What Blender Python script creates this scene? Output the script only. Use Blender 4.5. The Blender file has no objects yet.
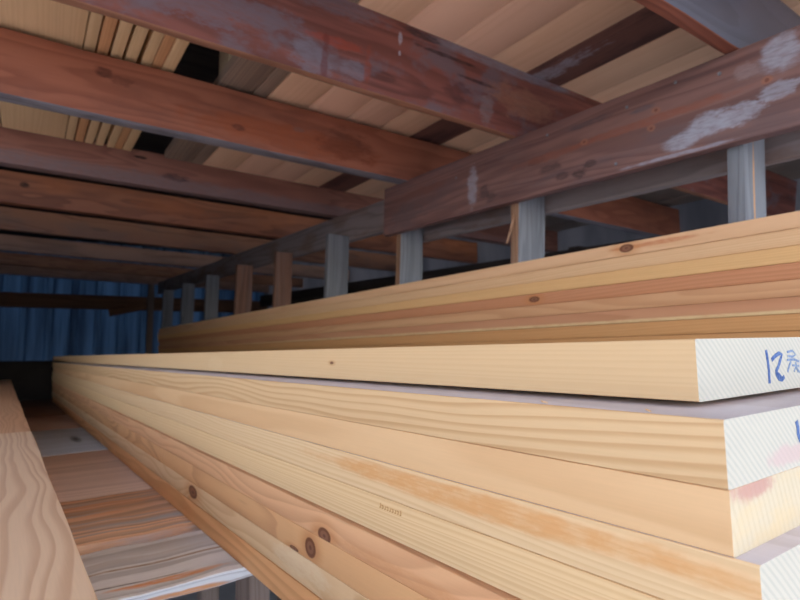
import bpy, bmesh, math, random
from mathutils import Matrix, Vector

scn = bpy.context.scene
COL = scn.collection
CAMZ = 1.40                                   # eye height above the ground
# two slightly out-of-square frames of the old shed: the lumber deck and the roof framing
DECK = Matrix.Translation((0, 0, CAMZ))
FRAME = Matrix(((0.9991752, 0.0265910, 0.0306902, 0),
                (-0.0253585, 0.9988830, -0.0398692, 0),
                (-0.0317160, 0.0390581, 0.9987335, CAMZ), (0, 0, 0, 1)))
SHELL = Matrix(((0.9997211, 0.0115873, 0.0205779, 0),
                (-0.0113512, 0.9998688, -0.0115572, 0),
                (-0.0207092, 0.0113203, 0.9997215, CAMZ), (0, 0, 0, 1)))
WORLD = DECK
GROUND = -CAMZ
rnd = random.Random(7)

# ------------------------------------------------------------------ shader helper
class NT:
    def __init__(self, name):
        self.m = bpy.data.materials.new(name)
        self.m.use_nodes = True
        self.t = self.m.node_tree
        for n in list(self.t.nodes):
            self.t.nodes.remove(n)
        self.out = self.t.nodes.new('ShaderNodeOutputMaterial')
        self.b = self.t.nodes.new('ShaderNodeBsdfPrincipled')
        self.t.links.new(self.b.outputs[0], self.out.inputs[0])
    def put(self, sock, v):
        if isinstance(v, bpy.types.NodeSocket):
            self.t.links.new(v, sock)
        elif isinstance(v, (tuple, list)):
            sock.default_value = tuple(v) if len(v) != 3 or sock.type != 'RGBA' else (*v, 1)
        else:
            sock.default_value = v
    def math(self, op, a, b=0.0, c=None):
        n = self.t.nodes.new('ShaderNodeMath'); n.operation = op
        self.put(n.inputs[0], a); self.put(n.inputs[1], b)
        if c is not None: self.put(n.inputs[2], c)
        return n.outputs[0]
    def sstep(self, v, a, b):                  # smoothstep a->b gives 0->1
        n = self.t.nodes.new('ShaderNodeMapRange'); n.interpolation_type = 'SMOOTHSTEP'
        self.put(n.inputs[0], v)
        if a < b:
            n.inputs[1].default_value, n.inputs[2].default_value = a, b
            n.inputs[3].default_value, n.inputs[4].default_value = 0, 1
        else:
            n.inputs[1].default_value, n.inputs[2].default_value = b, a
            n.inputs[3].default_value, n.inputs[4].default_value = 1, 0
        return n.outputs[0]
    def mix(self, f, a, b, mode='MIX'):
        n = self.t.nodes.new('ShaderNodeMix'); n.data_type = 'RGBA'; n.blend_type = mode
        self.put(n.inputs[0], f); self.put(n.inputs[6], a); self.put(n.inputs[7], b)
        return n.outputs[2]
    def coord(self):
        tc = self.t.nodes.new('ShaderNodeTexCoord')
        return tc.outputs['Object']
    def rand(self):
        return self.t.nodes.new('ShaderNodeObjectInfo').outputs['Random']
    def sep(self, v):
        n = self.t.nodes.new('ShaderNodeSeparateXYZ'); self.put(n.inputs[0], v)
        return n.outputs[0], n.outputs[1], n.outputs[2]
    def vec(self, x, y, z):
        n = self.t.nodes.new('ShaderNodeCombineXYZ')
        self.put(n.inputs[0], x); self.put(n.inputs[1], y); self.put(n.inputs[2], z)
        return n.outputs[0]
    def noise(self, v, scale=5.0, detail=2.0, rough=0.5):
        n = self.t.nodes.new('ShaderNodeTexNoise')
        self.put(n.inputs['Vector'], v)
        n.inputs['Scale'].default_value = scale
        n.inputs['Detail'].default_value = detail
        n.inputs['Roughness'].default_value = rough
        return n.outputs['Fac']
    def bump(self, h, strength=0.2, dist=0.001):
        n = self.t.nodes.new('ShaderNodeBump')
        n.inputs['Strength'].default_value = strength
        n.inputs['Distance'].default_value = dist
        self.put(n.inputs['Height'], h)
        self.t.links.new(n.outputs[0], self.b.inputs['Normal'])
    def finish(self, col, rough=0.6, spec=0.3):
        self.put(self.b.inputs['Base Color'], col)
        self.put(self.b.inputs['Roughness'], rough)
        self.b.inputs['Specular IOR Level'].default_value = spec
        return self.m

def lin(r, g, b):
    f = lambda c: c / 12.92 if c <= 0.04045 else ((c + 0.055) / 1.055) ** 2.4
    return tuple(f(v / 255.0) for v in (r, g, b))

def wood(name, light, dark, freq=220, pith=(-0.12, 0.0), warp=0.02, contrast=0.6,
         knots=(), blobs=(), band=None, bandmix=0.5, rough=0.6, spec=0.25, fibre=0.12,
         blotch=None, blotchamt=0.5, blotchpos=0.55, blotchscale=(4, 1.2, 4), bump=0.15, axis='yz',
         vary=0.06, streak=None, streakamt=0.0, wave=0.5):
    """Solid wood: growth rings round a pith that runs along local Y, so faces show grain and ends show rings.
    knots: (along, across, r_along, r_across); blobs: (along, across, ra, rc, colour, opacity[, ragged])"""
    N = NT(name)
    o = N.coord(); x, y, z = N.sep(o)
    rv = N.rand()
    off = N.math('MULTIPLY', rv, 37.0)
    sy = N.math('ADD', N.math('MULTIPLY', y, wave * 0.45), off)
    n1 = N.noise(N.vec(N.math('MULTIPLY', x, 3.0), sy, N.math('MULTIPLY', z, 3.0)), 2.2, 2.0, 0.45)
    n2 = N.noise(N.vec(N.math('MULTIPLY', x, 9.0), N.math('ADD', N.math('MULTIPLY', y, 0.9), off), N.math('MULTIPLY', z, 9.0)), 2.0, 2.0, 0.5)
    a = {'yz': z, 'yx': x}[axis]
    px = N.math('SUBTRACT', x, pith[0]); pz = N.math('SUBTRACT', z, pith[1])
    r = N.math('SQRT', N.math('ADD', N.math('MULTIPLY', px, px), N.math('MULTIPLY', pz, pz)))
    r = N.math('ADD', r, N.math('MULTIPLY', N.math('SUBTRACT', n1, 0.5), warp * 4))
    r = N.math('ADD', r, N.math('MULTIPLY', N.math('SUBTRACT', n2, 0.5), warp * 0.5))
    kd = []
    for (ky, kc, ra, rc) in knots:
        dy = N.math('DIVIDE', N.math('SUBTRACT', y, ky), ra)
        dc = N.math('DIVIDE', N.math('SUBTRACT', a, kc), rc)
        d = N.math('SQRT', N.math('ADD', N.math('MULTIPLY', dy, dy), N.math('MULTIPLY', dc, dc)))
        kd.append(d)
        g = N.math('DIVIDE', 1.0, N.math('ADD', 1.0, N.math('MULTIPLY', N.math('MULTIPLY', d, d), 0.22)))
        r = N.math('ADD', r, N.math('MULTIPLY', g, rc * 1.3))
    rf = N.math('MULTIPLY', r, freq)            # good and lean years: uneven ring spacing
    n3 = N.noise(N.vec(N.math('MULTIPLY', rf, 0.33), off, 0.0), 1.0, 2.0, 0.5)
    ph = N.math('FRACT', N.math('ADD', rf, N.math('MULTIPLY', n3, 4.0)))
    late = N.math('MULTIPLY', N.sstep(ph, 0.25, 0.85), N.sstep(ph, 1.0, 0.88))
    amp = N.math('MULTIPLY', late, N.math('ADD', 0.45, N.math('MULTIPLY', n2, 0.9)))
    col = N.mix(N.math('MULTIPLY', amp, contrast), light, dark)
    if band is not None:                       # broad heartwood / sapwood zones
        nb = N.math('FRACT', N.math('MULTIPLY', r, freq / 11.0))
        bm = N.math('MULTIPLY', N.sstep(nb, 0.2, 0.45), N.sstep(nb, 0.95, 0.7))
        col = N.mix(N.math('MULTIPLY', bm, bandmix), col, band)
    fb = N.noise(N.vec(N.math('MULTIPLY', x, 60.0), N.math('ADD', N.math('MULTIPLY', y, 1.6), off), N.math('MULTIPLY', z, 60.0)), 9.0, 3.0, 0.6)
    if streak is not None:
        sn = N.noise(N.vec(N.math('MULTIPLY', x, 14.0), N.math('ADD', N.math('MULTIPLY', y, 0.7), off), N.math('MULTIPLY', z, 14.0)), 2.5, 3.0, 0.55)
        col = N.mix(N.math('MULTIPLY', N.sstep(sn, 0.48, 0.68), streakamt), col, streak)
    if blotch is not None:
        bn = N.noise(N.vec(N.math('MULTIPLY', x, blotchscale[0]), N.math('ADD', N.math('MULTIPLY', y, blotchscale[1]), off), N.math('MULTIPLY', z, blotchscale[2])), 2.0, 5.0, 0.6)
        col = N.mix(N.math('MULTIPLY', N.sstep(bn, blotchpos - 0.07, blotchpos + 0.09), blotchamt), col, blotch)
    for bl in blobs:
        (by, bc, ra, rc, bcol, op) = bl[:6]
        rag = bl[6] if len(bl) > 6 else 0.9
        dy = N.math('DIVIDE', N.math('SUBTRACT', y, by), ra)
        dc = N.math('DIVIDE', N.math('SUBTRACT', a, bc), rc)
        d = N.math('SQRT', N.math('ADD', N.math('MULTIPLY', dy, dy), N.math('MULTIPLY', dc, dc)))
        rn = N.noise(N.vec(N.math('MULTIPLY', x, 34.0), N.math('MULTIPLY', y, 13.0), N.math('MULTIPLY', z, 34.0)), 1.0, 7.0, 0.7)
        d = N.math('ADD', d, N.math('MULTIPLY', N.math('SUBTRACT', rn, 0.5), rag * 3.2))
        rn2 = N.noise(N.vec(N.math('MULTIPLY', x, 60.0), N.math('MULTIPLY', y, 14.0), N.math('MULTIPLY', z, 60.0)), 2.2, 5.0, 0.7)
        k_op = N.math('MULTIPLY', N.sstep(d, 1.15, 0.6), N.math('ADD', 0.62 * op, N.math('MULTIPLY', N.sstep(rn2, 0.36, 0.58), 0.42 * op)))
        col = N.mix(k_op, col, bcol)
    for d in kd:
        dn = N.math('ADD', d, N.math('MULTIPLY', N.math('SUBTRACT', n2, 0.5), 0.5))
        col = N.mix(N.math('MULTIPLY', N.sstep(dn, 3.0, 1.0), 0.45), col, lin(196, 128, 72))
        col = N.mix(N.math('MULTIPLY', N.sstep(dn, 1.12, 0.95), 0.85), col, lin(92, 50, 38))
        col = N.mix(N.math('MULTIPLY', N.sstep(dn, 0.72, 0.55), 0.75), col, lin(150, 104, 78))
        col = N.mix(N.math('MULTIPLY', N.sstep(dn, 0.30, 0.16), 0.7), col, lin(96, 58, 44))
    br = N.math('ADD', 1.0 - fibre, N.math('MULTIPLY', fb, 2 * fibre))
    br = N.math('MULTIPLY', br, N.math('ADD', 1.0 - vary, N.math('MULTIPLY', rv, 2 * vary)))
    col = N.mix(1.0, col, N.vec(br, br, br), 'MULTIPLY')
    N.bump(N.math('ADD', fb, N.math('MULTIPLY', late, -0.5)), bump, 0.0015)
    return N.finish(col, rough, spec)

def waxed_end(name, base, line, pitch=0.0032, ang=32, stain=None, stainat=(0.02, 0.03, 0.05, 0.012), yellow=None):
    N = NT(name)
    o = N.coord(); x, y, z = N.sep(o)
    c, s = math.cos(math.radians(ang)), math.sin(math.radians(ang))
    q = N.math('ADD', N.math('MULTIPLY', x, c), N.math('MULTIPLY', z, s))
    nz = N.noise(o, 60, 3, 0.6)
    q = N.math('ADD', q, N.math('MULTIPLY', nz, 0.0012))
    w = N.math('SINE', N.math('MULTIPLY', q, 2 * math.pi / pitch))
    w = N.sstep(w, -0.2, 0.95)
    patch = N.noise(o, 25, 3, 0.6)
    col = N.mix(N.math('MULTIPLY', w, N.math('ADD', 0.25, N.math('MULTIPLY', patch, 0.75))), base, line)
    col = N.mix(N.math('MULTIPLY', N.sstep(N.noise(o, 160, 2, 0.6), 0.66, 0.74), 0.5), col, lin(178, 170, 172))
    if yellow:
        col = N.mix(N.math('MULTIPLY', N.sstep(N.noise(N.vec(N.math('MULTIPLY', x, 1.0), y, N.math('MULTIPLY', z, 2.0)), 28, 4, 0.6), 0.4, 0.65), 0.7), col, yellow)
    if stain:
        dx = N.math('DIVIDE', N.math('SUBTRACT', x, stainat[0]), stainat[2])
        dz = N.math('DIVIDE', N.math('SUBTRACT', z, stainat[1]), stainat[3])
        d = N.math('SQRT', N.math('ADD', N.math('MULTIPLY', dx, dx), N.math('MULTIPLY', dz, dz)))
        d = N.math('ADD', d, N.math('MULTIPLY', N.math('SUBTRACT', N.noise(o, 70, 4, 0.7), 0.5), 1.6))
        col = N.mix(N.math('MULTIPLY', N.sstep(d, 1.15, 0.5), 0.75), col, stain)
    N.bump(w, 0.25, 0.0006)
    return N.finish(col, 0.55, 0.3)

def plain(name, c1, c2, scale=3.0, rough=0.8, stretch=(1, 1, 1), metallic=0.0):
    N = NT(name)
    o = N.coord(); x, y, z = N.sep(o)
    n = N.noise(N.vec(N.math('MULTIPLY', x, stretch[0]), N.math('MULTIPLY', y, stretch[1]), N.math('MULTIPLY', z, stretch[2])), scale, 4, 0.6)
    N.bump(n, 0.2, 0.004)
    N.b.inputs['Metallic'].default_value = metallic
    return N.finish(N.mix(N.sstep(n, 0.3, 0.7), c1, c2), rough, 0.3)

# ------------------------------------------------------------------ mesh helpers
def section(w, t, r, n=3):
    """rounded rectangle in x (0..w), z (0..t), counter-clockwise seen from -Y"""
    r = min(r, w * 0.45, t * 0.45)
    pts = []
    for cx, cz, a0 in ((w - r, t - r, 0), (r, t - r, 90), (r, r, 180), (w - r, r, 270)):
        for k in range(n):
            a = math.radians(a0 + 90.0 * k / (n - 1))
            pts.append((cx + r * math.cos(a), cz + r * math.sin(a)))
    return pts

def bar_mesh(bm, w, t, L, r=0.002, seg=1, jit=0.0, bow=0.0, lean=0.0, endcut=0.0, rng=None, M=None, mats=(0, 1), taper=0.0):
    """a sawn bar: section in x/z, length along +y from 0; ends get material mats[1]"""
    rng = rng or rnd
    pts = section(w, t, r)
    n = len(pts); rings = []
    for i in range(seg + 1):
        f = i / seg
        ring = []
        b = bow * math.sin(math.pi * f)
        jj = [(rng.uniform(-jit, jit), rng.uniform(-jit, jit)) for _ in range(4)]
        for k, (px, pz) in enumerate(pts):
            q = k // 3
            y = f * L + (endcut * (px / w - 0.5) if i in (0,) else 0)
            sc = 1 + taper * f
            v = Vector((px * sc + jj[q][0] + lean * pz / t, y, pz * sc + jj[q][1] + b))
            ring.append(bm.verts.new(M @ v if M else v))
        rings.append(ring)
    for i in range(seg):
        for k in range(n):
            a, b_ = rings[i], rings[i + 1]
            f = bm.faces.new((a[k], b_[k], b_[(k + 1) % n], a[(k + 1) % n]))
            f.material_index = mats[0]
            f.smooth = False
    f = bm.faces.new(rings[0]); f.material_index = mats[1]
    f = bm.faces.new(list(reversed(rings[-1]))); f.material_index = mats[1]

def link(name, bm, mats, parent=None):
    bmesh.ops.recalc_face_normals(bm, faces=bm.faces)
    me = bpy.data.meshes.new(name)
    bm.to_mesh(me); bm.free()
    for m in (mats if isinstance(mats, (list, tuple)) else [mats]):
        me.materials.append(m)
    try:
        me.set_sharp_from_angle(angle=math.radians(40))
    except Exception:
        pass
    o = bpy.data.objects.new(name, me)
    COL.objects.link(o)
    if parent is not None:
        o.parent = parent
    return o

def tag(o, label, cat, group=None):
    o['label'] = label; o['category'] = cat
    if group: o['group'] = group
    return o

def struct(o):
    o['kind'] = 'structure'
    return o

RZ = Matrix.Rotation(-math.pi / 2, 4, 'Z')     # local +Y -> world +X
ALONG_X = RZ
UP = Matrix(((1, 0, 0, 0), (0, 0, -1, 0), (0, 1, 0, 0), (0, 0, 0, 1)))   # local +Y -> +Z, local z -> -Y

def bar(name, frame, origin, size, mats, rot=None, **kw):
    """size = (w, t, L); origin in the frame's coordinates"""
    bm = bmesh.new()
    kids = kw.pop('parent', None)
    bar_mesh(bm, size[0], size[1], size[2], **kw)
    if not isinstance(mats, (list, tuple)): mats = (mats, mats)
    o = link(name, bm, mats, kids)
    o.matrix_world = frame @ Matrix.Translation(origin) @ (rot or Matrix())
    return o

# ------------------------------------------------------------------ colours
CREAM, CREAMD = lin(230, 194, 148), lin(204, 156, 104)
HONEY, HONEYD = lin(228, 188, 138), lin(194, 140, 90)
PEACH, PEACHD = lin(226, 178, 140), lin(188, 130, 94)
PALE, PALED = lin(235, 202, 158), lin(208, 164, 114)
ORANGE = lin(212, 152, 104)
FIR, FIRD = lin(214, 160, 124), lin(170, 112, 78)
RED, REDD = lin(132, 72, 56), lin(80, 42, 36)
BLOOM = lin(150, 148, 160)
GREY, GREYD = lin(150, 154, 162), lin(104, 106, 114)

wax = waxed_end('waxed_end_white', lin(190, 186, 174), lin(168, 169, 160), pitch=0.0046, ang=48)
wax_b = waxed_end('waxed_end_rosy', lin(190, 186, 174), lin(168, 170, 162), pitch=0.0042, ang=48,
                  stain=lin(190, 166, 164), stainat=(0.085, 0.010, 0.035, 0.007))
wax_c = waxed_end('knotty_end', lin(198, 186, 162), lin(190, 176, 148), pitch=0.006, ang=20,
                  stain=lin(176, 128, 122), stainat=(0.03, 0.036, 0.036, 0.009), yellow=lin(204, 184, 148))
raw_end = plain('raw_board_end', lin(226, 190, 140), lin(206, 160, 108), 40, 0.7)

sky_grey = wood('sky_tinted_face', lin(206, 198, 202), lin(180, 168, 168), freq=70, pith=(0.1, -0.2), warp=0.02, contrast=0.4, fibre=0.08, axis='yx', rough=0.5, spec=0.4)  # grey-lavender of the sky put into the colour of upper board faces
# ------------------------------------------------------------------ the front stack
XF = 0.345
W10 = 0.235
# (z_top, z_bottom, near y, length, x offset, material, end material, label)
def knot(Y, Z, ytop_bottom, y0, ra, rc):
    return (Y - y0, Z - ytop_bottom, ra, rc)

rows = []
m = wood('board_wood_a', CREAM, CREAMD, freq=260, pith=(0.02, -0.35), warp=0.012, contrast=0.14, fibre=0.04, bump=0.04,
         knots=[knot(0.7235, -0.0184, -0.0412, 0.1987, 0.0050, 0.0018)], wave=0.35,
         blobs=[(1.07, 0.018, 0.05, 0.018, PALE, 0.5, 0.4)])
rows.append((0.0018, -0.0412, 0.1987, 6.00, 0.045, m, wax, 'topmost board of the front stack, its white end marked 12 in blue'))
m = wood('board_wood_b', CREAM, HONEYD, freq=125, pith=(-0.06, -0.07), warp=0.016, contrast=0.55, fibre=0.06, bump=0.12, wave=1.2)
rows.append((-0.0460, -0.0862, 0.1625, 5.36, 0.000, m, wax_b, 'second board down in the front stack, strongly ridged grain along its edge'))
m = wood('board_wood_c', lin(230, 190, 144), HONEYD, freq=60, pith=(-0.22, 0.02), warp=0.02, contrast=0.30, fibre=0.05, bump=0.05,
         band=lin(224, 172, 118), bandmix=0.5)
rows.append((-0.0864, -0.1242, 0.1627, 5.30, 0.001, m, wax_c, 'third board down in the front stack, yellowish end with a purple-brown stain'))
m = wood('board_wood_d', PALE, PALED, freq=190, pith=(0.03, -0.26), warp=0.016, contrast=0.42, fibre=0.05, bump=0.06,
         blobs=[(0.25, 0.024, 0.30, 0.012, lin(220, 158, 98), 0.75, 0.35)], wave=0.8)
rows.append((-0.1244, -0.1620, 0.1490, 5.36, 0.000, m, wax, 'fourth board down in the front stack, orange heart streak on pale wood'))
m = wood('board_wood_e', lin(235, 201, 154), lin(208, 162, 110), freq=250, pith=(0.02, -0.30), warp=0.010, contrast=0.42, fibre=0.05, bump=0.06, wave=0.4)
rows.append((-0.1622, -0.2028, 0.1480, 5.40, 0.000, m, wax, 'straight-grained yellow board with a faint stamp, just above the dark gap in front stack'))
m = wood('board_wood_f', lin(230, 180, 134), PEACHD, freq=90, pith=(-0.10, 0.07), warp=0.03, contrast=0.42, fibre=0.05, bump=0.06,
         knots=[knot(0.672, -0.2395, -0.2448, 0.14, 0.017, 0.0095)], blobs=[(0.35, 0.008, 0.22, 0.010, ORANGE, 0.6, 0.5)], wave=1.0)
rows.append((-0.2090, -0.2448, 0.140, 5.42, 0.003, m, wax, 'peach board just under the dark gap in front stack, round knot at lower edge'))
m = wood('board_wood_g', lin(232, 182, 130), PEACHD, freq=80, pith=(-0.13, 0.0), warp=0.035, contrast=0.5, fibre=0.05, bump=0.06,
         knots=[knot(0.713, -0.2650, -0.2830, 0.14, 0.015, 0.0125), knot(0.765, -0.2800, -0.2830, 0.14, 0.014, 0.003)], wave=1.0)
rows.append((-0.2450, -0.2830, 0.140, 5.38, 0.003, m, wax, 'orange board with a tall dark loose knot, third from bottom of front stack'))
m = wood('board_wood_h', PALE, PALED, freq=85, pith=(-0.10, 0.055), warp=0.03, contrast=0.52, fibre=0.05, bump=0.06,
         knots=[knot(1.285, -0.3010, -0.3220, 0.13, 0.030, 0.0125)], wave=1.2,
         blobs=[(0.62, 0.024, 0.10, 0.018, lin(242, 222, 186), 0.6, 0.6)])
rows.append((-0.2832, -0.3218, 0.130, 5.40, 0.003, m, wax, 'pale cream board with one oval red-brown knot, second from bottom of front stack'))
m = wood('board_wood_i', lin(228, 176, 124), lin(184, 124, 76), freq=90, pith=(-0.12, -0.02), warp=0.02, contrast=0.45, fibre=0.05, bump=0.06, wave=0.7)
rows.append((-0.3250, -0.3680, 0.130, 5.35, 0.005, m, wax, 'bottom orange-brown board of the front stack, lying on grey deck boards'))

front = []
for (zt, zb, y0, L, dx, mat, endm, lab) in rows:
    o = bar('lumber_board', DECK, (XF + dx, y0, zb), (W10 if dx > 0.02 else 0.286, zt - zb, L), (mat, endm), r=0.0016, seg=10, jit=0.00012,
            rng=random.Random(int(-zb * 1e4)))
    front.append(o)
    tag(o, lab, 'board', 'boards of the front stack')
    o.data.materials.append(sky_grey if len(front) in (2, 4) else mat)     # upper faces of two boards get cool sky light painted in as grey
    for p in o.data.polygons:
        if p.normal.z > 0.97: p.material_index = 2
# the top board is very slightly out of line with those below
front[0].matrix_world = front[0].matrix_world @ Matrix.Rotation(0.0003, 4, 'X')

# blue marker writing on the waxed ends (flat ink strokes on the end grain)
ink = plain('blue_marker_ink', lin(40, 72, 136), lin(104, 128, 170), 320, 0.7)
ink_faint = plain('faint_blue_ink', lin(92, 116, 158), lin(146, 162, 184), 400, 0.7)
stamp_ink = plain('brown_stamp_ink', lin(190, 142, 92), lin(206, 162, 110), 300, 0.7)

def strokes(name, polylines, width, mat, parent, plane='xz', off=-0.0004):
    bm = bmesh.new()
    for pl, wd in polylines:
        pts = [Vector(p) for p in pl]
        L, R = [], []
        for i, p in enumerate(pts):
            d = (pts[min(i + 1, len(pts) - 1)] - pts[max(i - 1, 0)]).normalized()
            nrm = Vector((-d.y, d.x)) * (wd or width) * 0.62
            for lst, q in ((L, p + nrm), (R, p - nrm)):
                co = (q.x, off, q.y) if plane == 'xz' else (off, q.x, q.y)
                lst.append(bm.verts.new(co))
        for i in range(len(pts) - 1):
            bm.faces.new((L[i], L[i + 1], R[i + 1], R[i]))
    ext = bmesh.ops.extrude_face_region(bm, geom=bm.faces[:])
    dv = Vector((0, 0.0003, 0)) if plane == 'xz' else Vector((0.0003, 0, 0))
    bmesh.ops.translate(bm, vec=dv, verts=[g for g in ext['geom'] if isinstance(g, bmesh.types.BMVert)])
    return link(name, bm, mat, parent)

w1 = strokes('marker_number', [
    ([(0.1092, 0.0332), (0.1109, 0.0252), (0.1117, 0.0167), (0.1111, 0.0066)], 0.0029),
    ([(0.1182, 0.0250), (0.1251, 0.0280), (0.1331, 0.0300), (0.1386, 0.0290), (0.1346, 0.0245), (0.1297, 0.0192), (0.1247, 0.0156),
      (0.1252, 0.0129), (0.1292, 0.0094), (0.1346, 0.0083), (0.1398, 0.0106)], 0.0027),
    ([(0.1238, 0.0149), (0.1298, 0.0127), (0.1355, 0.0091)], 0.0024)], 0.002, ink, front[0])
w1['label'] = 'blue marker 12 on the white end'
w2 = strokes('ink_stamp', [
    ([(0.1491, 0.0307), (0.1601, 0.0316), (0.1663, 0.0281), (0.1591, 0.0265), (0.1497, 0.0274)], 0.0016),
    ([(0.1477, 0.0241), (0.1614, 0.0242), (0.1722, 0.0222)], 0.0016),
    ([(0.1556, 0.0227), (0.1506, 0.0184), (0.1471, 0.0141)], 0.0018),
    ([(0.1651, 0.0218), (0.1656, 0.0178), (0.1689, 0.0132)], 0.0018),
    ([(0.1576, 0.0193), (0.1713, 0.0182)], 0.0014),
    ([(0.1600, 0.0140), (0.1640, 0.0170), (0.1720, 0.0130)], 0.0014)], 0.0012, ink_faint, front[0])
w2['label'] = 'faint smudged blue ink stamp'
w3 = strokes('marker_number', [
    ([(0.1018, 0.0303), (0.1035, 0.0255), (0.1030, 0.0215), (0.1060, 0.0164)], 0.0034),
    ([(0.1100, 0.0290), (0.1160, 0.0300), (0.1189, 0.0262), (0.1150, 0.0195), (0.1130, 0.0150), (0.1220, 0.0140)], 0.003)], 0.002, ink, front[1])
w3['label'] = 'blue marker strokes on the white end'
for k, (yl, r_) in enumerate(((0.140, 0.0045), (0.052, 0.003))):
    pl_ = [(0.010 + 0.6 * r_ * math.cos(a * 0.7), yl + r_ * math.sin(a * 0.7)) for a in range(7)]
    bm = bmesh.new()
    rings = []
    for q, (fx, fy) in enumerate(pl_):
        c_ = Vector((fx, fy, 0.0402 + 0.0012 * math.sin(q * 0.6) + 0.0004))
        rings.append([bm.verts.new(c_ + Vector((0.0003 * math.cos(t), 0.0003 * math.cos(t), 0.0003 * math.sin(t)))) for t in (0, 2.1, 4.2)])
    for a_, b_ in zip(rings, rings[1:]):
        for t in range(3): bm.faces.new((a_[t], a_[(t + 1) % 3], b_[(t + 1) % 3], b_[t]))
    link('wood_fibre', bm, raw_end, front[1])
# faint printed stamp on the side of the yellow board
rg = random.Random(3)
pl = []
yy, zz = 0.345, 0.0290
for k in range(9):
    a = 0.0052 if k in (0, 8) else 0.0036
    pl.append(([(yy, zz), (yy, zz + a)], 0.0011))
    if k % 2:
        pl.append(([(yy, zz + a * 0.9), (yy + 0.0028, zz + a * 0.9)], 0.0009))
    pl.append(([(yy, zz), (yy + 0.0026, zz + 0.0003)], 0.0009))
    yy += 0.0048
s = strokes('printed_stamp', pl, 0.001, stamp_ink, front[4], plane='yz')
s['label'] = 'faint brown printed stamp'

# ------------------------------------------------------------------ the back stack (narrow boards in front of the posts)
XB = 1.36
backcols = [
    (lin(232, 182, 146), lin(202, 144, 106), 70, (-0.09, 0.03), [(0.69, 0.020, 0.020, 0.0105)], 'top board of the back stack, small ringed knot near the right-hand post'),
    (lin(232, 190, 146), lin(206, 154, 104), 160, (0.0, -0.2), [], 'second board down in the back stack, light peach'),
    (lin(230, 184, 128), lin(206, 152, 96), 210, (0.03, -0.25), [], 'third board down in the back stack, yellowest of them'),
    (lin(208, 146, 106), lin(178, 112, 76), 120, (-0.02, -0.15), [(0.972, 0.018, 0.020, 0.0085)], 'fourth board down in the back stack, reddest, with one dark knot'),
    (lin(220, 168, 124), lin(190, 130, 88), 120, (-0.1, 0.06), [], 'fifth board down in the back stack, arched grain'),
    (lin(206, 150, 112), lin(176, 118, 82), 90, (-0.14, 0.0), [], 'sixth board down in the back stack, brownish pink with a pale lower edge'),
    (lin(212, 158, 104), lin(184, 126, 76), 180, (0.0, -0.2), [], 'lowest board showing in the back stack, brown edge over the front stack'),
    (lin(212, 158, 104), lin(184, 126, 76), 180, (0.0, -0.2), [], 'board of the back stack half hidden behind the front stack'),
]
zt = 0.2705
tb = 0.0360
for i, (c1, c2, fq, pi_, kn, lab) in enumerate(backcols):
    bl = [(1.2, 0.004, 3.0, 0.005, lin(232, 204, 152), 0.8, 0.2)] if i == 5 else []
    if i == 0: bl = [(0.62, 0.021, 0.16, 0.006, lin(200, 122, 80), 0.7, 0.5)]
    mt = wood('back_board_wood', c1, c2, freq=fq, pith=pi_, warp=0.02, contrast=0.42, fibre=0.05, knots=kn, blobs=bl, bump=0.05,
              band=lin(232, 194, 144) if i in (0, 4) else None, bandmix=0.4, wave=0.5)
    o = bar('lumber_board', DECK, (XB + rnd.uniform(-0.0015, 0.0015), 0.19 + rnd.uniform(-0.03, 0.03), zt - tb), (0.088, tb - 0.0007, 6.2 + rnd.uniform(-0.03, 0.03)),
            (mt, raw_end), r=0.0016, seg=10, jit=0.00015)
    tag(o, lab, 'board', 'boards of the back stack')
    zt -= tb
BACKBOT = zt

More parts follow.
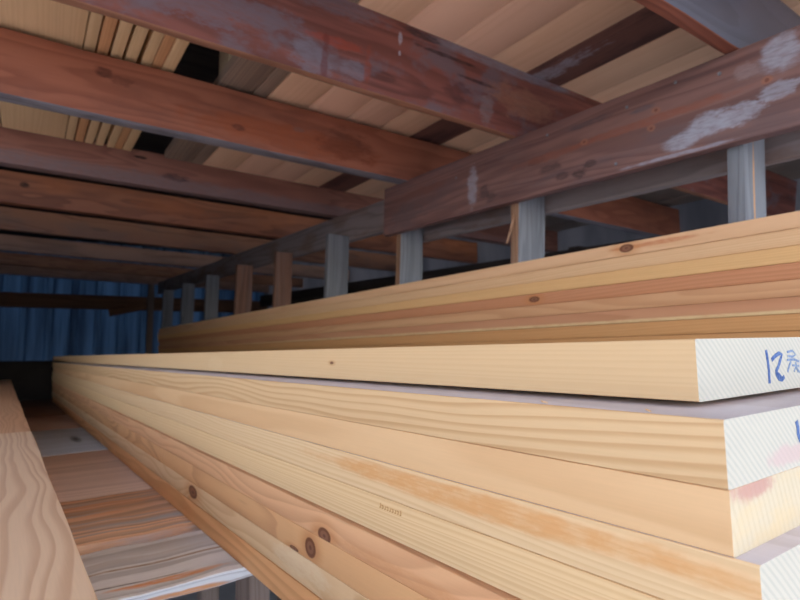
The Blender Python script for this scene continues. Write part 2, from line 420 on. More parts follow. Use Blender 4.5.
# ------------------------------------------------------------------ deck boards, timbers at left, posts below
ZD = -0.3695
deck = [
    # y0, y1, thickness drop, materials, label
    (0.975, 1.285, 0.0, dict(light=lin(240, 245, 252), dark=lin(172, 176, 184), freq=44, pith=(0.15, -0.20), warp=0.03, contrast=0.55, streak=lin(206, 204, 206), streakamt=0.6,
        blobs=[(0.67, 0.272, 0.10, 0.012, lin(232, 170, 124), 0.95, 0.5), (0.66, 0.18, 0.22, 0.005, lin(160, 132, 104), 0.8, 0.3), (0.60, 0.255, 0.10, 0.003, lin(96, 92, 94), 0.8, 0.3)], axis='yx', bump=0.8),
     'nearest deck board, silver-grey and split, with an orange torn splinter along its front edge'),
    (1.290, 1.700, 0.001, dict(light=lin(240, 200, 166), dark=lin(176, 146, 130), freq=30, pith=(0.2, -0.05), warp=0.05, contrast=0.85, streak=lin(184, 186, 194), streakamt=0.9, blotch=lin(232, 176, 136), blotchamt=0.6, blotchscale=(10, 2.0, 4), axis='yx', bump=0.9),
     'rough orange and grey splintered deck board behind the nearest grey one'),
    (1.706, 2.530, 0.002, dict(light=lin(224, 200, 186), dark=lin(190, 164, 152), freq=22, pith=(0.35, -0.03), warp=0.05, contrast=0.6, axis='yx', bump=0.3),
     'wide brown deck board with faint ripples, between the orange and the blue-grey ones'),
    (2.538, 3.380, 0.000, dict(light=lin(196, 206, 220), dark=lin(150, 158, 170), freq=20, pith=(0.3, -0.05), warp=0.03, contrast=0.5, axis='yx', bump=0.4,
        blobs=[(0.70, 0.45, 0.022, 0.13, lin(112, 116, 124), 0.8, 0.2), (0.70, 0.45, 0.010, 0.06, lin(84, 86, 92), 0.8, 0.2)]),
     'blue-grey deck board with a round knot'),
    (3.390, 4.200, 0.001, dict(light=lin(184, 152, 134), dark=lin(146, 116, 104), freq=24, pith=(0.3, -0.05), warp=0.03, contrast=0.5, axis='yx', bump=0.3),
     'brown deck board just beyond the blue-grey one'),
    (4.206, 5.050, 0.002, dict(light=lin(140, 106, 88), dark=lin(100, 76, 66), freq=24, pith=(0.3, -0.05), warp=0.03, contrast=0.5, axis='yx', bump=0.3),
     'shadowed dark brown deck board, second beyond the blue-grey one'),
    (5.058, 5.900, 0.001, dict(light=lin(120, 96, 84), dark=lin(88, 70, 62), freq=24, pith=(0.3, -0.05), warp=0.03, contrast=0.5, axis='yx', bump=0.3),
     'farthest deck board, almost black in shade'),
]
DX0, DX1 = -0.42, 1.20
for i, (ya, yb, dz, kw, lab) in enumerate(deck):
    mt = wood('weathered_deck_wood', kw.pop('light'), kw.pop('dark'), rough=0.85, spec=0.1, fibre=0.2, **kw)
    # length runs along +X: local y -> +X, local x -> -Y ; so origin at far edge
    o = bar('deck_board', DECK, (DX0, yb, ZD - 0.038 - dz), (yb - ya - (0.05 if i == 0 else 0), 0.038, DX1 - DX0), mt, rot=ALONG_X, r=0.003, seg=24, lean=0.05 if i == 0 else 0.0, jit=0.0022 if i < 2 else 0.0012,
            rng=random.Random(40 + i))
    tag(o, lab, 'board', 'cross boards of the deck')

tm1 = wood('near_timber_wood', lin(236, 206, 174), lin(186, 134, 96), freq=130, pith=(0.03, -0.06), warp=0.016, contrast=0.42, fibre=0.06, axis='yx', bump=0.08, wave=1.6)
tm2 = wood('far_timber_wood', lin(226, 178, 138), lin(186, 128, 92), freq=130, pith=(0.02, -0.06), warp=0.016, contrast=0.4, fibre=0.06, axis='yx', bump=0.08, wave=1.4)
tag(bar('timber', DECK, (0.0605 - 0.30, 0.20, ZD + 0.004), (0.30, 0.1985, 1.345), tm1, r=0.003, seg=8, jit=0.0008),
    'nearer pale timber at the left edge with flowing grain', 'timber')
tag(bar('timber', DECK, (0.0605 - 0.30, 1.556, ZD + 0.004), (0.30, 0.1955, 3.75), tm2, r=0.003, seg=8, jit=0.0008),
    'farther orange timber butted against the nearer one at the left edge', 'timber')

greypost = wood('brown_grey_post', lin(132, 118, 112), lin(96, 84, 80), freq=60, pith=(0.3, 0.2), warp=0.02, contrast=0.5, fibre=0.15, rough=0.85, spec=0.1)
low = -1.38 - ZD
zt0 = ZD - 0.040
GZ = GROUND + 0.02
for (px, py, wx, lab) in ((0.447, 1.21, 0.046, 'left of two short grey posts under the nearest deck board'),
                          (0.545, 1.21, 0.055, 'right of two short grey posts under deck, mostly behind front stack')):
    tag(bar('support_post', DECK, (px, py + 0.09, GZ), (wx, 0.089, zt0 - GZ), greypost, rot=UP, r=0.003, seg=4, jit=0.001), lab, 'post')
# long bearers that carry the deck, running back under it
dim = wood('dim_bearer_wood', lin(92, 84, 80), lin(66, 60, 58), freq=60, pith=(0.3, 0.2), warp=0.02, contrast=0.5, rough=0.9, spec=0.1)
for px, lab in ((-0.30, 'dark bearer under the left timbers, holding up the deck'), (0.86, 'dark bearer under the deck, behind the front stack')):
    tag(bar('deck_bearer', DECK, (px, 0.10, ZD - 0.040 - 0.140), (0.089, 0.138, 5.9), dim, r=0.003, seg=4, jit=0.001), lab, 'beam')
    for q, py in enumerate((0.5, 3.0, 5.6)):
        tag(bar('support_post', DECK, (px, py + 0.089, GZ), (0.089, 0.089, ZD - 0.1805 - GZ), greypost, rot=UP, r=0.003, seg=3, jit=0.001),
            ('grey post under the ' + ('left' if px < 0 else 'inner') + ' deck bearer, ' + ('near end', 'middle', 'far end')[q]), 'post')
tag(bar('packing_block', DECK, (-0.26, 0.32, ZD - 0.0395), (0.30, 0.0385, 0.14), greypost, r=0.003), 'low packing block under the near end of the left timber', 'block')

# ------------------------------------------------------------------ roof framing: header, rail, posts, joists
XH = 1.42
WHITE = lin(176, 178, 192)
hb = []   # header blobs: local y = Y-y0, local z = Z-z0
hy0, hz0 = -0.15, 0.505
def hB(Y, Z, ra, rc, col, op, rag=0.9): hb.append((Y - hy0, Z - hz0, ra, rc, col, op, rag))
CH = lin(170, 172, 188)
hB(0.80, 0.545, 0.055, 0.026, CH, 0.85, 0.5)
hB(0.73, 0.568, 0.060, 0.034, CH, 0.85, 0.6)
hB(0.66, 0.575, 0.070, 0.028, CH, 0.75, 0.9)
hB(0.57, 0.600, 0.050, 0.022, CH, 0.65, 1.0)
hB(0.80, 0.513, 0.16, 0.006, CH, 0.7, 0.7)
hB(0.560, 0.690, 0.046, 0.048, CH, 0.80, 0.5)
hB(0.640, 0.672, 0.030, 0.026, lin(158, 140, 142), 0.55, 0.9)
hB(1.640, 0.605, 0.030, 0.090, CH, 0.6, 0.6)
hB(1.57, 0.575, 0.035, 0.026, lin(70, 56, 58), 0.65, 0.9)
hB(1.53, 0.545, 0.03, 0.02, lin(76, 60, 60), 0.6, 0.9)
hB(1.128, 0.535, 0.030, 0.016, lin(60, 46, 48), 0.75, 0.8)
hB(1.09, 0.560, 0.025, 0.012, lin(60, 46, 48), 0.65, 0.8)
hB(1.25, 0.585, 0.045, 0.016, lin(70, 54, 54), 0.6, 0.9)
hB(1.20, 0.545, 0.025, 0.014, lin(66, 50, 52), 0.6, 0.9)
hB(1.32, 0.62, 0.05, 0.012, lin(72, 56, 56), 0.55, 0.9)
hB(0.92, 0.672, 0.050, 0.008, lin(92, 88, 98), 0.6, 0.7)
hB(1.10, 0.690, 0.09, 0.010, lin(82, 74, 80), 0.55, 0.8)
hB(0.92, 0.630, 0.30, 0.013, lin(146, 86, 66), 0.65, 0.6)
hB(1.25, 0.625, 0.16, 0.016, lin(142, 84, 66), 0.55, 0.7)
hB(2.1, 0.57, 0.14, 0.05, lin(98, 88, 92), 0.55, 0.8)
hB(2.0, 0.66, 0.20, 0.02, lin(128, 84, 72), 0.5, 0.8)
for (Y_, Z_) in ((1.113, 0.634), (0.872, 0.655), (0.887, 0.607), (0.592, 0.634)):
    hB(Y_, Z_, 0.015, 0.010, lin(164, 110, 88), 0.7, 0.5)
    hB(Y_, Z_, 0.006, 0.005, lin(110, 66, 54), 0.8, 0.4)
hmat = wood('header_wood', lin(138, 104, 99), lin(98, 70, 67), streak=lin(82, 60, 62), streakamt=0.45, freq=75, pith=(-0.16, 0.10), warp=0.03, contrast=0.55, fibre=0.14, rough=0.55, spec=0.35,
            blotch=lin(108, 92, 96), blotchamt=0.5, blotchscale=(5, 1.5, 7), blobs=hb, bump=0.25)
header = bar('header_beam', FRAME, (XH, hy0, hz0), (0.038, 0.2325, 2.29 - hy0), hmat, r=0.004, seg=12, jit=0.0012, rng=random.Random(5))
tag(header, 'nearer red-brown header beam on the posts with chalky white patches, upper right', 'beam')
nail_m = plain('dull_steel', lin(150, 156, 166), lin(110, 112, 118), 80, 0.4, metallic=0.6)
for (Y, Z) in ((0.815, 0.713), (0.962, 0.694), (0.700, 0.692), (1.262, 0.700), (1.74, 0.665), (1.00, 0.535)):
    bm = bmesh.new()
    bmesh.ops.create_cone(bm, cap_ends=True, segments=14, radius1=0.0050, radius2=0.0042, depth=0.003,
                          matrix=Matrix.Translation((-0.0012, Y - hy0, Z - hz0)) @ Matrix.Rotation(math.radians(-90), 4, 'Y'))
    n = link('nail_head', bm, nail_m, header)
header['label'] = header['label']

rmat = wood('rail_wood', lin(152, 142, 142), lin(106, 98, 100), freq=60, pith=(-0.2, 0.1), warp=0.03, contrast=0.5, fibre=0.18, rough=0.75, spec=0.2,
            blotch=lin(124, 92, 76), blotchamt=0.5, bump=0.25)
ry = 8.9
tag(bar('rail_beam', FRAME, (1.602, 2.34, 0.594), (0.040, 0.176, 6.56), rmat, r=0.003, seg=14, jit=0.0015),
    'farther grey-brown rail on the posts, from the end of header beam to the far wall', 'beam')
tag(bar('rail_beam', FRAME, (1.602, -0.3, 0.492), (0.040, 0.2430, 2.63), rmat, r=0.003, seg=8, jit=0.0015),
    'dim grey rail behind the nearest posts, seen under the header beam', 'beam')

pblue = wood('blue_grey_post', lin(134, 137, 144), lin(96, 99, 106), freq=70, pith=(0.1, -0.12), warp=0.03, contrast=0.45, fibre=0.2, rough=0.8, spec=0.2, bump=0.5,
             streak=lin(112, 114, 122), streakamt=0.5)
pblue2 = wood('split_grey_post', lin(134, 138, 146), lin(94, 98, 106), freq=60, pith=(0.1, -0.12), warp=0.03, contrast=0.45, fibre=0.2, rough=0.8, spec=0.2, bump=0.5,
             blobs=[(1.74, 0.046, 0.16, 0.0035, lin(222, 164, 104), 0.9, 0.45)], axis='yx')
pbrown = wood('brown_post', lin(148, 112, 96), lin(104, 76, 66), freq=70, pith=(0.1, -0.12), warp=0.02, contrast=0.55, fibre=0.18, rough=0.8, spec=0.2, bump=0.4,
              streak=lin(134, 116, 110), streakamt=0.5)
ptan = wood('post_edge_tan', lin(166, 130, 106), lin(116, 88, 72), freq=60, pith=(0.1, -0.12), warp=0.02, contrast=0.6, fibre=0.25, rough=0.85, spec=0.1, bump=0.6)
posts = [  # y far corner(left px), width along Y, width along X, top z, material, label
    (0.705, 0.042, 0.089, 0.733, pblue2, 'rightmost nearest blue-grey post under the white-patched end of header, split seam'),
    (1.470, 0.042, 0.089, 0.733, pblue, 'blue-grey post under middle of header with orange torn splinter on its edge'),
    (2.235, 0.040, 0.089, 0.733, pblue, 'blue-grey post under the far end of the header beam'),
    (3.010, 0.042, 0.089, 0.620, pblue, 'wide grey post just past the far end of header beam'),
    (3.840, 0.040, 0.089, 0.612, pbrown, 'pinkish grey-brown post, second past the header beam'),
    (4.730, 0.050, 0.089, 0.606, pbrown, 'brown weathered post, third past the header beam'),
    (5.690, 0.044, 0.089, 0.600, pblue, 'dim blue-grey post, fourth past the header beam'),
    (6.700, 0.044, 0.089, 0.590, pblue, 'dim blue-grey post, next to last at the far end of the row'),
    (7.750, 0.044, 0.089, 0.580, pblue, 'farthest and dimmest post of the row, by the far wall'),
]
for i, (yf, wy, wx, ztp, mt, lab) in enumerate(posts):
    wx = (0.112, 0.138, 0.132, 0.140, 0.128, 0.138, 0.128, 0.138, 0.128)[i]
    zb = GROUND + 0.06 - 0.03 * yf
    # local x -> X, local y -> up, local z -> -Y
    ex = 0.0
    o = bar('wall_post', FRAME, (XH + 0.0405, yf, zb), (wx - 0.002, wy, ztp - zb), mt, rot=UP, r=0.002, seg=14, jit=0.0012, rng=random.Random(60 + i))
    tag(o, lab, 'post', 'row of posts behind the back stack')
    # torn brown edge on the face towards the front stack
    if i in (1, 2):
        bm = bmesh.new()
        bar_mesh(bm, 0.0024, wy * 0.86, 0.62, r=0.001, seg=22, jit=0.0007, rng=random.Random(80 + i),
                 M=Matrix.Translation((-0.0022, ztp - zb - 0.62 - 0.002, wy * 0.07)))
        e = link('torn_edge', bm, (ptan, ptan), o); e['label'] = 'torn tan strip along the edge of the post'
    if i == 1:
        bm = bmesh.new()
        p0, p1, p2 = Vector((-0.004, 0.47 - zb, 0.024)), Vector((-0.018, 0.42 - zb, 0.024)), Vector((-0.040, 0.355 - zb, 0.020))
        rings = []
        for p, s_ in ((p0, 0.007), (p1, 0.0075), (p2, 0.0025)):
            rings.append([bm.verts.new(p + Vector((s_ * math.cos(a), 0, 0.5 * s_ * math.sin(a)))) for a in (0, 1.57, 3.14, 4.71)])
        for a, b in zip(rings, rings[1:]):
            for k in range(4): bm.faces.new((a[k], a[(k + 1) % 4], b[(k + 1) % 4], b[k]))
        bm.faces.new(rings[0]); bm.faces.new(rings[-1])
        e = link('splinter', bm, ptan, o); e['label'] = 'orange splinter hanging off the post'
    # rack arm fixed to the post, carrying the back stack
    if i in (0, 2, 4, 6):
        tag(bar('rack_arm', FRAME, (1.10, yf + 0.001, BACKBOT - 0.125 + (-0.0315 * 1.36 - 0.0397 * yf)), (0.089, 0.038, 0.44), rmat, rot=ALONG_X, r=0.003, seg=4, jit=0.001),
            'rack arm under the back stack on the ' + ('nearest', '', 'third', '', 'fifth', '', 'seventh')[i] + ' post', 'bracket')

# joists: local y -> +X ; local x -> -Y
def jmat(name, light, dark, **kw):
    d = dict(freq=48, pith=(-0.12, 0.08), warp=0.04, contrast=0.6, fibre=0.14, rough=0.6, spec=0.3, bump=0.25, wave=1.0)
    d.update(kw)
    return wood(name, light, dark, **d)
JX0, JX1 = -1.75, 3.68
def jb(X, Z, zb, ra, rc, col, op, rag=0.9): return (X - JX0, Z - zb, ra, rc, col, op, rag)
j0 = jmat('joist_wood_blue_grey', lin(84, 86, 102), lin(58, 58, 68), contrast=0.35, rough=0.4, spec=0.5)
j0b = jmat('joist_underside_red', lin(150, 92, 74), lin(110, 62, 50), axis='yx')
j1 = jmat('joist_wood_red', lin(140, 86, 76), lin(98, 56, 50), blotch=lin(120, 106, 114), blotchamt=0.75, blotchpos=0.56, blotchscale=(3, 3.0, 5), streak=lin(74, 46, 46), streakamt=0.45,
          blobs=[jb(0.25, 0.84, 0.738, 0.30, 0.07, lin(122, 104, 112), 0.8, 1.1), jb(0.62, 0.785, 0.738, 0.07, 0.050, lin(132, 124, 136), 0.7, 0.8),
                 jb(0.76, 0.785, 0.738, 0.05, 0.035, lin(132, 124, 136), 0.7, 0.8), jb(0.70, 0.845, 0.738, 0.09, 0.016, lin(164, 74, 56), 0.7, 0.9),
                 jb(0.66, 0.80, 0.738, 0.012, 0.08, lin(110, 52, 46), 0.6, 0.8), jb(0.80, 0.80, 0.738, 0.014, 0.06, lin(150, 74, 56), 0.6, 0.8),
                 jb(0.62, 0.955, 0.738, 0.25, 0.035, lin(122, 110, 120), 0.6, 0.8),
                 jb(1.35, 0.965, 0.738, 0.36, 0.022, lin(138, 134, 146), 0.8, 0.4), jb(0.97, 0.960, 0.738, 0.08, 0.014, lin(52, 44, 50), 0.8, 0.8),
                 jb(1.10, 0.925, 0.738, 0.12, 0.007, lin(58, 38, 38), 0.8, 0.6), jb(1.22, 0.880, 0.738, 0.09, 0.006, lin(58, 36, 36), 0.8, 0.8),
                 jb(1.14, 0.825, 0.738, 0.05, 0.035, lin(84, 52, 54), 0.6, 1.0), jb(1.28, 0.80, 0.738, 0.03, 0.05, lin(150, 142, 146), 0.4, 1.0),
                 jb(1.45, 0.86, 0.738, 0.16, 0.06, lin(164, 116, 94), 0.6, 0.8), jb(0.905, 0.925, 0.738, 0.008, 0.022, lin(190, 190, 204), 0.7, 0.5),
                 jb(0.907, 0.880, 0.738, 0.005, 0.008, lin(190, 190, 204), 0.7, 0.4)])
j2 = jmat('joist_wood_orange_red', lin(172, 108, 84), lin(126, 72, 56), contrast=0.5, blotch=lin(130, 84, 70), blotchamt=0.5,
          blobs=[jb(0.171, 0.872, 0.725, 0.030, 0.020, lin(84, 46, 40), 0.75, 0.7), jb(0.22, 0.862, 0.725, 0.05, 0.022, lin(104, 60, 50), 0.6, 0.9), jb(0.85, 0.80, 0.725, 0.45, 0.06, lin(172, 92, 56), 0.6, 0.6),
                 jb(0.63, 0.79, 0.725, 0.03, 0.012, lin(90, 50, 44), 0.7, 0.6), jb(0.88, 0.84, 0.725, 0.03, 0.012, lin(130, 104, 98), 0.6, 0.6), jb(1.1, 0.82, 0.725, 0.14, 0.07, lin(84, 44, 36), 0.45, 0.8)])
gl = lin(116, 106, 110)
j3 = jmat('joist_wood_grey_foot', lin(146, 100, 86), lin(106, 68, 60), contrast=0.5,
          blobs=[(1.9, 0.012, 3.2, 0.060, lin(122, 104, 106), 0.8, 0.35), jb(0.44, 0.866, 0.725, 0.036, 0.009, lin(30, 22, 24), 0.95, 0.4), jb(0.62, 0.79, 0.725, 0.07, 0.02, lin(62, 44, 48), 0.65, 1.0)])
j4 = jmat('joist_wood_rust', lin(160, 104, 80), lin(108, 68, 56), blotch=lin(176, 108, 74), blotchamt=0.5,
          blobs=[jb(-0.054, 0.84, 0.72, 0.030, 0.020, lin(44, 32, 32), 0.9, 0.4), jb(0.8, 0.83, 0.72, 0.3, 0.06, lin(166, 96, 62), 0.5, 0.8)])
j5 = jmat('joist_wood_brown', lin(164, 118, 96), lin(120, 84, 72), blotch=lin(136, 112, 104), blotchamt=0.5)
j6 = jmat('joist_wood_pinkish', lin(172, 138, 126), lin(126, 98, 90), blotch=lin(140, 120, 116), blotchamt=0.5)

joists = [  # y near, thickness, z bottom, height, lean, mats, label
    (-0.02, 0.040, 0.735, 0.215, 0.0, (j5, j5), None),
    (0.652, 0.040, 0.738, 0.212, 0.0, (j0, j0), 'nearest visible joist, top right corner, blue-grey face and red underside'),
    (1.410, 0.036, 0.738, 0.240, 0.022, (j1, j1), 'large red joist crossing the top, pale bloom patches and a dark split'),
    (2.085, 0.082, 0.725, 0.212, -0.01, (j2, j2), 'orange-red joist with grey underside, second from the top of the photo'),
    (2.935, 0.085, 0.725, 0.210, 0.0, (j3, j3), 'brown joist with grey lower half and a black gash, third from the top'),
    (3.830, 0.085, 0.722, 0.205, 0.0, (j4, j4), 'rust-coloured joist with a black knot, fourth from the top'),
    (4.840, 0.085, 0.720, 0.200, 0.0, (j5, j5), 'brown joist, fifth from the top'),
    (6.130, 0.085, 0.720, 0.195, 0.0, (j6, j6), 'pinkish grey joist, sixth from the top, in deep shade'),
    (7.450, 0.085, 0.720, 0.190, 0.0, (j5, j5), 'dim joist, next to last before the far wall'),
    (8.720, 0.085, 0.720, 0.190, 0.0, (j6, j6), 'farthest dim joist, right in front of the blue wall'),
]
j1b = jmat('joist_underside_tan', lin(164, 116, 92), lin(120, 80, 64), axis='yx')
grey_under = jmat('joist_underside_grey', lin(146, 144, 154), lin(98, 94, 102), axis='yx', contrast=0.5, blotch=lin(84, 74, 80), blotchamt=0.5)
for i, (yn, th, zb, h, lean, mts, lab) in enumerate(joists):
    if lab is None: continue
    if i >= 4:
        yn *= 0.7712 / zb; zb = 0.7712; h -= (0.030, 0.010, 0.030, 0.042, 0.048, 0.054)[i - 4]
    elif i == 3: zb = 0.7300
    else: zb += 0.001
    # local x -> -Y, so origin sits on the far face; lean shifts the top towards the viewer
    bm = bmesh.new()
    bar_mesh(bm, th, h, JX1 - JX0, r=0.005, seg=26, jit=0.0018, lean=lean, rng=random.Random(90 + i))
    o = link('ceiling_joist', bm, mts)
    o.matrix_world = FRAME @ Matrix.Translation((JX0, yn + th, zb)) @ ALONG_X
    tag(o, lab, 'joist', 'roof joists across the shed')
    um = {1: j0b, 2: j1b, 3: grey_under}.get(i)
    if um is not None:                          # the underside has its own colour
        o.data.materials.append(um)
        for p in o.data.polygons:
            if p.normal.z < -0.8: p.material_index = 2

# ------------------------------------------------------------------ lumber lying on the joists
ca = math.atan2(0.027, 1.0)
CZ = 0.975
CEIL = FRAME @ Matrix.Translation((0, 1.41, CZ)) @ Matrix.Rotation(-ca, 4, 'X')
def over(x0, x1, mat, lab, cat='board', h=0.038, y0=-1.6, y1=1.70, name='lumber_board', dz=0.0, group='boards laid on the joists', **kw):
    o = bar(name, CEIL, (x0, y0, 0.001 + dz), (x1 - x0, h, y1 - y0), (mat, raw_end), r=0.0015, seg=8, jit=0.0006, **kw)
    return tag(o, lab, cat, group)
def cw(name, a, b, **kw):
    d = dict(freq=95, pith=(0.1, -0.02), warp=0.02, contrast=0.38, fibre=0.07, axis='yx', bump=0.06, wave=0.4)
    d.update(kw)
    return wood(name, a, b, **d)
tanw = cw('overhead_pale_wood', lin(226, 190, 148), lin(202, 160, 116), contrast=0.3)
strip_t = cw('overhead_strip_tan', lin(216, 182, 140), lin(192, 152, 108), contrast=0.25)
strip_o = cw('overhead_strip_orange', lin(208, 156, 112), lin(182, 124, 82), contrast=0.4)
gb = cw('overhead_grey_brown', lin(150, 128, 112), lin(116, 96, 84), contrast=0.6, streak=lin(118, 104, 96), streakamt=0.5)
pk = cw('overhead_pink_cedar', lin(232, 188, 160), lin(206, 154, 124), freq=60, pith=(0.12, -0.25), contrast=0.2)
pk2 = cw('overhead_pale_cedar', lin(230, 188, 156), lin(204, 154, 118), freq=70, pith=(0.02, -0.25), contrast=0.2)
dk = cw('overhead_dark_red', lin(124, 84, 74), lin(76, 52, 50), blobs=[(1.60, 0.07, 0.26, 0.04, lin(158, 150, 160), 0.85, 1.0)], blotch=lin(60, 44, 46), blotchamt=0.6)
wg = cw('overhead_weathered', lin(128, 118, 112), lin(92, 84, 80), contrast=0.5)
over(-0.145, 0.102, tanw, 'wide pale board overhead at the top left corner')
over(-0.395, -0.149, tanw, 'board overhead just past the left edge of the photo')
S = ((.1065, .1400, strip_t), (.1465, .1800, strip_o), (.1880, .2235, strip_t), (.2335, .2685, strip_t), (.2850, .3165, strip_t), (.3195, .3520, strip_o), (.3545, .3950, strip_t))
names = ('first tan board on edge overhead, beside the wide pale board', 'first orange board on edge overhead, second strip from the left',
         'tan board on edge overhead, third strip from the left', 'tan board on edge overhead, middle of the seven strips',
         'tan board on edge overhead, fifth strip, right after a dark gap', 'second orange board on edge overhead, sixth strip from the left',
         'last tan board on edge overhead, beside the black opening')
for (a, b, mt), lab in zip(S, names):
    over(a, b, mt, lab, h=0.14, group='boards on edge on the joists')
over(0.556, 0.688, gb, 'grey-brown weathered board overhead, right of the black opening')
over(0.692, 0.748, gb, 'narrow grey-brown board overhead with a groove beside it')
over(0.752, 0.925, pk2, 'pale cedar board overhead, next to the grey-brown boards')
over(0.9265, 1.106, pk, 'pinkish cedar board overhead, left of the long pale seam')
over(1.1085, 1.280, pk, 'pinkish cedar board overhead, right of the long pale seam')
over(1.2815, 1.450, pk2, 'cedar board overhead along the dark red one')
d_ = over(1.4525, 1.632, dk, 'old dark red board overhead with whitish patches, between pale ones')
over(1.6365, 1.80, pk2, 'pale board overhead between the dark red board and the header')
over(1.803, 1.99, pk2, 'pale board overhead above the header beam')
xx = 1.993
for k, lab in enumerate(('dim', 'second dim', 'third dim', 'fourth dim', 'fifth dim', 'sixth dim', 'seventh dim')):
    w = (0.19, 0.235, 0.28, 0.19, 0.235, 0.235, 0.19)[k]
    over(xx, xx + w, wg if k != 2 else pk2, lab + ' weathered board overhead in the bay beyond the posts')
    xx += w + 0.012
bm = bmesh.new()
bar_mesh(bm, 0.012, 0.003, 0.05, r=0.001, M=Matrix.Translation((0.06, 2.85, -0.0035)))
ms = link('metal_strap', bm, (nail_m, nail_m), d_); ms['label'] = 'small shiny metal strap'
# cross sticker on top of the boards, seen through the black opening
stk = cw('sticker_wood', lin(160, 140, 116), lin(124, 104, 84))
tag(bar('sticker_block', CEIL, (0.5575, 0.72, 0.0395), (0.120, 0.150, 0.110), stk, r=0.003, rot=ALONG_X), 'pale block standing on a grey-brown overhead board by the black opening', 'block')
o = bpy.data.objects.get('sticker_block')
tag(bar('sticker', CEIL, (0.10, 0.45, 0.1440), (0.060, 0.030, 0.40), stk, r=0.003, rot=ALONG_X), 'cross stick lying over the boards on edge, by the black opening', 'stick')

# ------------------------------------------------------------------ shed shell
def slab(name, frame, x0, x1, y0, y1, z0, z1, mat):
    bm = bmesh.new()
    bmesh.ops.create_cube(bm, size=1.0, matrix=Matrix.Translation(((x0 + x1) / 2, (y0 + y1) / 2, (z0 + z1) / 2)) @ Matrix.Diagonal((x1 - x0, y1 - y0, z1 - z0, 1)))
    o = link(name, bm, mat)
    o.matrix_world = frame.copy()
    return struct(o)

def sheet(name, c1, c2, through, tint):
    """translucent corrugated plastic: daylight outside glows through it"""
    N = NT(name)
    x_, y_, z_ = N.sep(N.coord())
    n_ = N.noise(N.vec(N.math('MULTIPLY', x_, 4.0), N.math('MULTIPLY', y_, 1.0), N.math('MULTIPLY', z_, 0.25)), 2.0, 4, 0.6)
    c = N.mix(N.sstep(n_, 0.3, 0.7), c1, c2)
    N.finish(c, 0.5, 0.3)
    tl = N.t.nodes.new('ShaderNodeBsdfTranslucent'); N.put(tl.inputs[0], N.mix(1.0, c, tint, 'MULTIPLY'))
    mx = N.t.nodes.new('ShaderNodeMixShader'); mx.inputs[0].default_value = through
    N.t.links.new(N.b.outputs[0], mx.inputs[1]); N.t.links.new(tl.outputs[0], mx.inputs[2]); N.t.links.new(mx.outputs[0], N.out.inputs[0])
    return N.m
gravel = plain('gravel_ground', lin(158, 160, 164), lin(132, 134, 138), 1.5, 0.95)
darkw = plain('dark_shed_boards', lin(112, 106, 110), lin(84, 80, 86), 4, 0.9, (8, 8, 0.4))
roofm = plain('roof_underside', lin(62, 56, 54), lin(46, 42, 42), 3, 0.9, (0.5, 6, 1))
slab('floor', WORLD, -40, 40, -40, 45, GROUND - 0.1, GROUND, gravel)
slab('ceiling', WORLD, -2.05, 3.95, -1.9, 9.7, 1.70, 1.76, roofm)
slab('wall_right', WORLD, 3.75, 3.755, -1.7, 9.6, GROUND, 1.70, sheet('grey_added_glow_sheet', lin(150, 152, 158), lin(112, 116, 124), 0.60, (1.0, 0.90, 0.82)))  # wall assumed translucent, so that added daylight glow lifts the dark far bay
# far wall of ribbed blue-grey metal sheet
blue = sheet('blue_translucent_sheet', lin(122, 146, 168), lin(84, 102, 122), 0.62, (0.85, 0.83, 0.80))
WY = 9.45
bm = bmesh.new()
prof = []
x = -2.0
while x < 3.8:
    prof += [(x, 0.0), (x + 0.19, 0.0), (x + 0.215, -0.035), (x + 0.275, -0.035), (x + 0.30, 0.0)]
    x += 0.31
zs = [-0.16, 1.69]
grid = [[bm.verts.new((px, WY + py, z)) for (px, py) in prof] for z in zs]
back = [[bm.verts.new((px, WY + py + 0.004, z)) for (px, py) in prof] for z in zs]
for i in range(len(prof) - 1):
    bm.faces.new((grid[0][i], grid[0][i + 1], grid[1][i + 1], grid[1][i]))
    bm.faces.new((back[0][i + 1], back[0][i], back[1][i], back[1][i + 1]))
    bm.faces.new((grid[0][i + 1], grid[0][i], back[0][i], back[0][i + 1]))
    bm.faces.new((grid[1][i], grid[1][i + 1], back[1][i + 1], back[1][i]))
wb = struct(link('wall_back', bm, blue)); wb.matrix_world = SHELL.copy()
slab('trim_1', SHELL, -2.0, 3.75, WY - 0.075, WY - 0.04, GROUND - 0.1, -0.15, roofm)
slab('wall_left', WORLD, -2.0, -1.92, 2.3, 9.45, GROUND, 1.70, darkw)
girtm = wood('girt_wood', lin(120, 88, 70), lin(84, 60, 50), freq=50, pith=(-0.2, 0.1), warp=0.02, contrast=0.5, rough=0.8, spec=0.15)
k_ = WY / 7.3
g = bar('wall_girt', WORLD, (-1.9, WY - 0.037, 0.575), (0.09, 0.205, 5.6), girtm,
        rot=Matrix.Rotation(-0.010, 4, 'Y') @ ALONG_X, r=0.004, seg=10, jit=0.002)
g.matrix_world = SHELL @ Matrix.Translation((-1.9, WY - 0.037, 0.56)) @ Matrix.Rotation(-0.0145, 4, 'Y') @ ALONG_X
tag(g, 'brown horizontal girt nailed across the blue far wall', 'beam')
cp = bar('corner_post', SHELL, (1.68, WY - 0.135, GROUND - 0.068), (0.085, 0.085, 1.078 - GROUND), greypost, rot=UP, r=0.004, seg=6, jit=0.001)
tag(cp, 'thin grey post against the blue far wall, left of the post row', 'post')
bc = bar('brace', WORLD, (1.22, WY - 0.225, 0.53), (0.045, 0.11, 0.50), girtm, r=0.003)
bc.matrix_world = SHELL @ Matrix.Translation((1.17, WY - 0.137, 0.495)) @ Matrix.Rotation(math.radians(-14), 4, 'Y') @ ALONG_X
tag(bc, 'short slanting brace nailed under the girt by the corner post', 'brace')
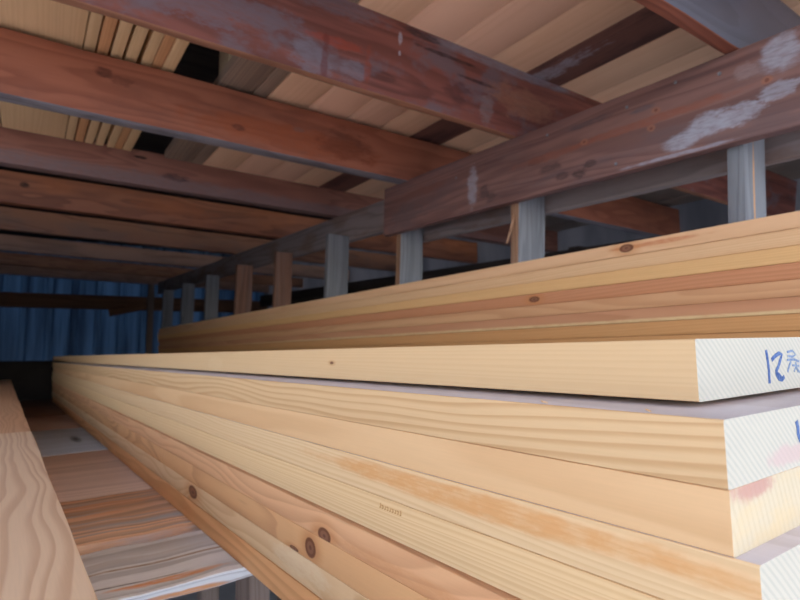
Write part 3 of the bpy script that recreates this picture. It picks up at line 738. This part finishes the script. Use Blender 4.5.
# side rail of the far bay
tag(bar('rail_beam', FRAME, (3.10, -0.5, 0.475), (0.040, 0.18, 9.2), dim, r=0.003, seg=8, jit=0.001), 'dark rail far back beyond the posts, just above the back stack', 'beam')
for k, py in enumerate((0.6, 2.6, 4.6, 6.6)):
    tag(bar('side_post', FRAME, (3.145, py, GROUND + 0.06 - 0.03 * py), (0.089, 0.089, 2.10), dim, rot=UP, r=0.003), 'dark post on the far rail beyond the posts, ' + ('nearest', 'second', 'third', 'farthest') [k], 'post', 'posts of the far bay')
# posts along the open left side
for k, py in enumerate((-1.5, 0.9, 2.45)):
    struct(bar('trim_%d' % (k + 2), WORLD, (-1.95, py, GROUND), (0.14, 0.14, 1.70 - GROUND), greypost, rot=UP, r=0.004))

# ------------------------------------------------------------------ light
w = bpy.data.worlds.new('sky'); scn.world = w; w.use_nodes = True
nt = w.node_tree
bg = nt.nodes['Background']
sky = nt.nodes.new('ShaderNodeTexSky')
sky.sky_type = 'NISHITA'
sky.sun_disc = False
sky.sun_elevation = math.radians(52); sky.sun_rotation = math.radians(200)
sky.air_density = 1.0; sky.dust_density = 3.0; sky.ozone_density = 1.0
nt.links.new(sky.outputs[0], bg.inputs[0])
bg.inputs[1].default_value = 0.35
sl = bpy.data.lights.new('sun', 'SUN'); sl.energy = 3.9; sl.angle = math.radians(1.5); sl.color = (1.0, 0.96, 0.90)
so = bpy.data.objects.new('sun', sl); COL.objects.link(so)
sd = Vector((0.42, 0.40, -1.25))                # travel direction of the sunlight
so.rotation_euler = sd.to_track_quat('-Z', 'Y').to_euler()

# ------------------------------------------------------------------ camera
cam = bpy.data.cameras.new('camera'); co = bpy.data.objects.new('camera', cam); COL.objects.link(co)
right, up, fwd = Vector((0.81623, -0.57726, -0.02347)), Vector((-0.03085, -0.08412, 0.99598)), Vector((0.57691, 0.81222, 0.08647))
co.matrix_world = Matrix(((right.x, up.x, -fwd.x, 0), (right.y, up.y, -fwd.y, 0), (right.z, up.z, -fwd.z, CAMZ), (0, 0, 0, 1)))
cam.sensor_width = 36; cam.lens = 25.2; cam.clip_start = 0.01
cam.dof.use_dof = True; cam.dof.focus_distance = 0.52; cam.dof.aperture_fstop = 9.5
scn.camera = co
scn.view_settings.view_transform = 'Standard'
scn.view_settings.look = 'None'
scn.view_settings.exposure = 0.80
scn.view_settings.gamma = 1.0
scn.view_settings.use_curve_mapping = False
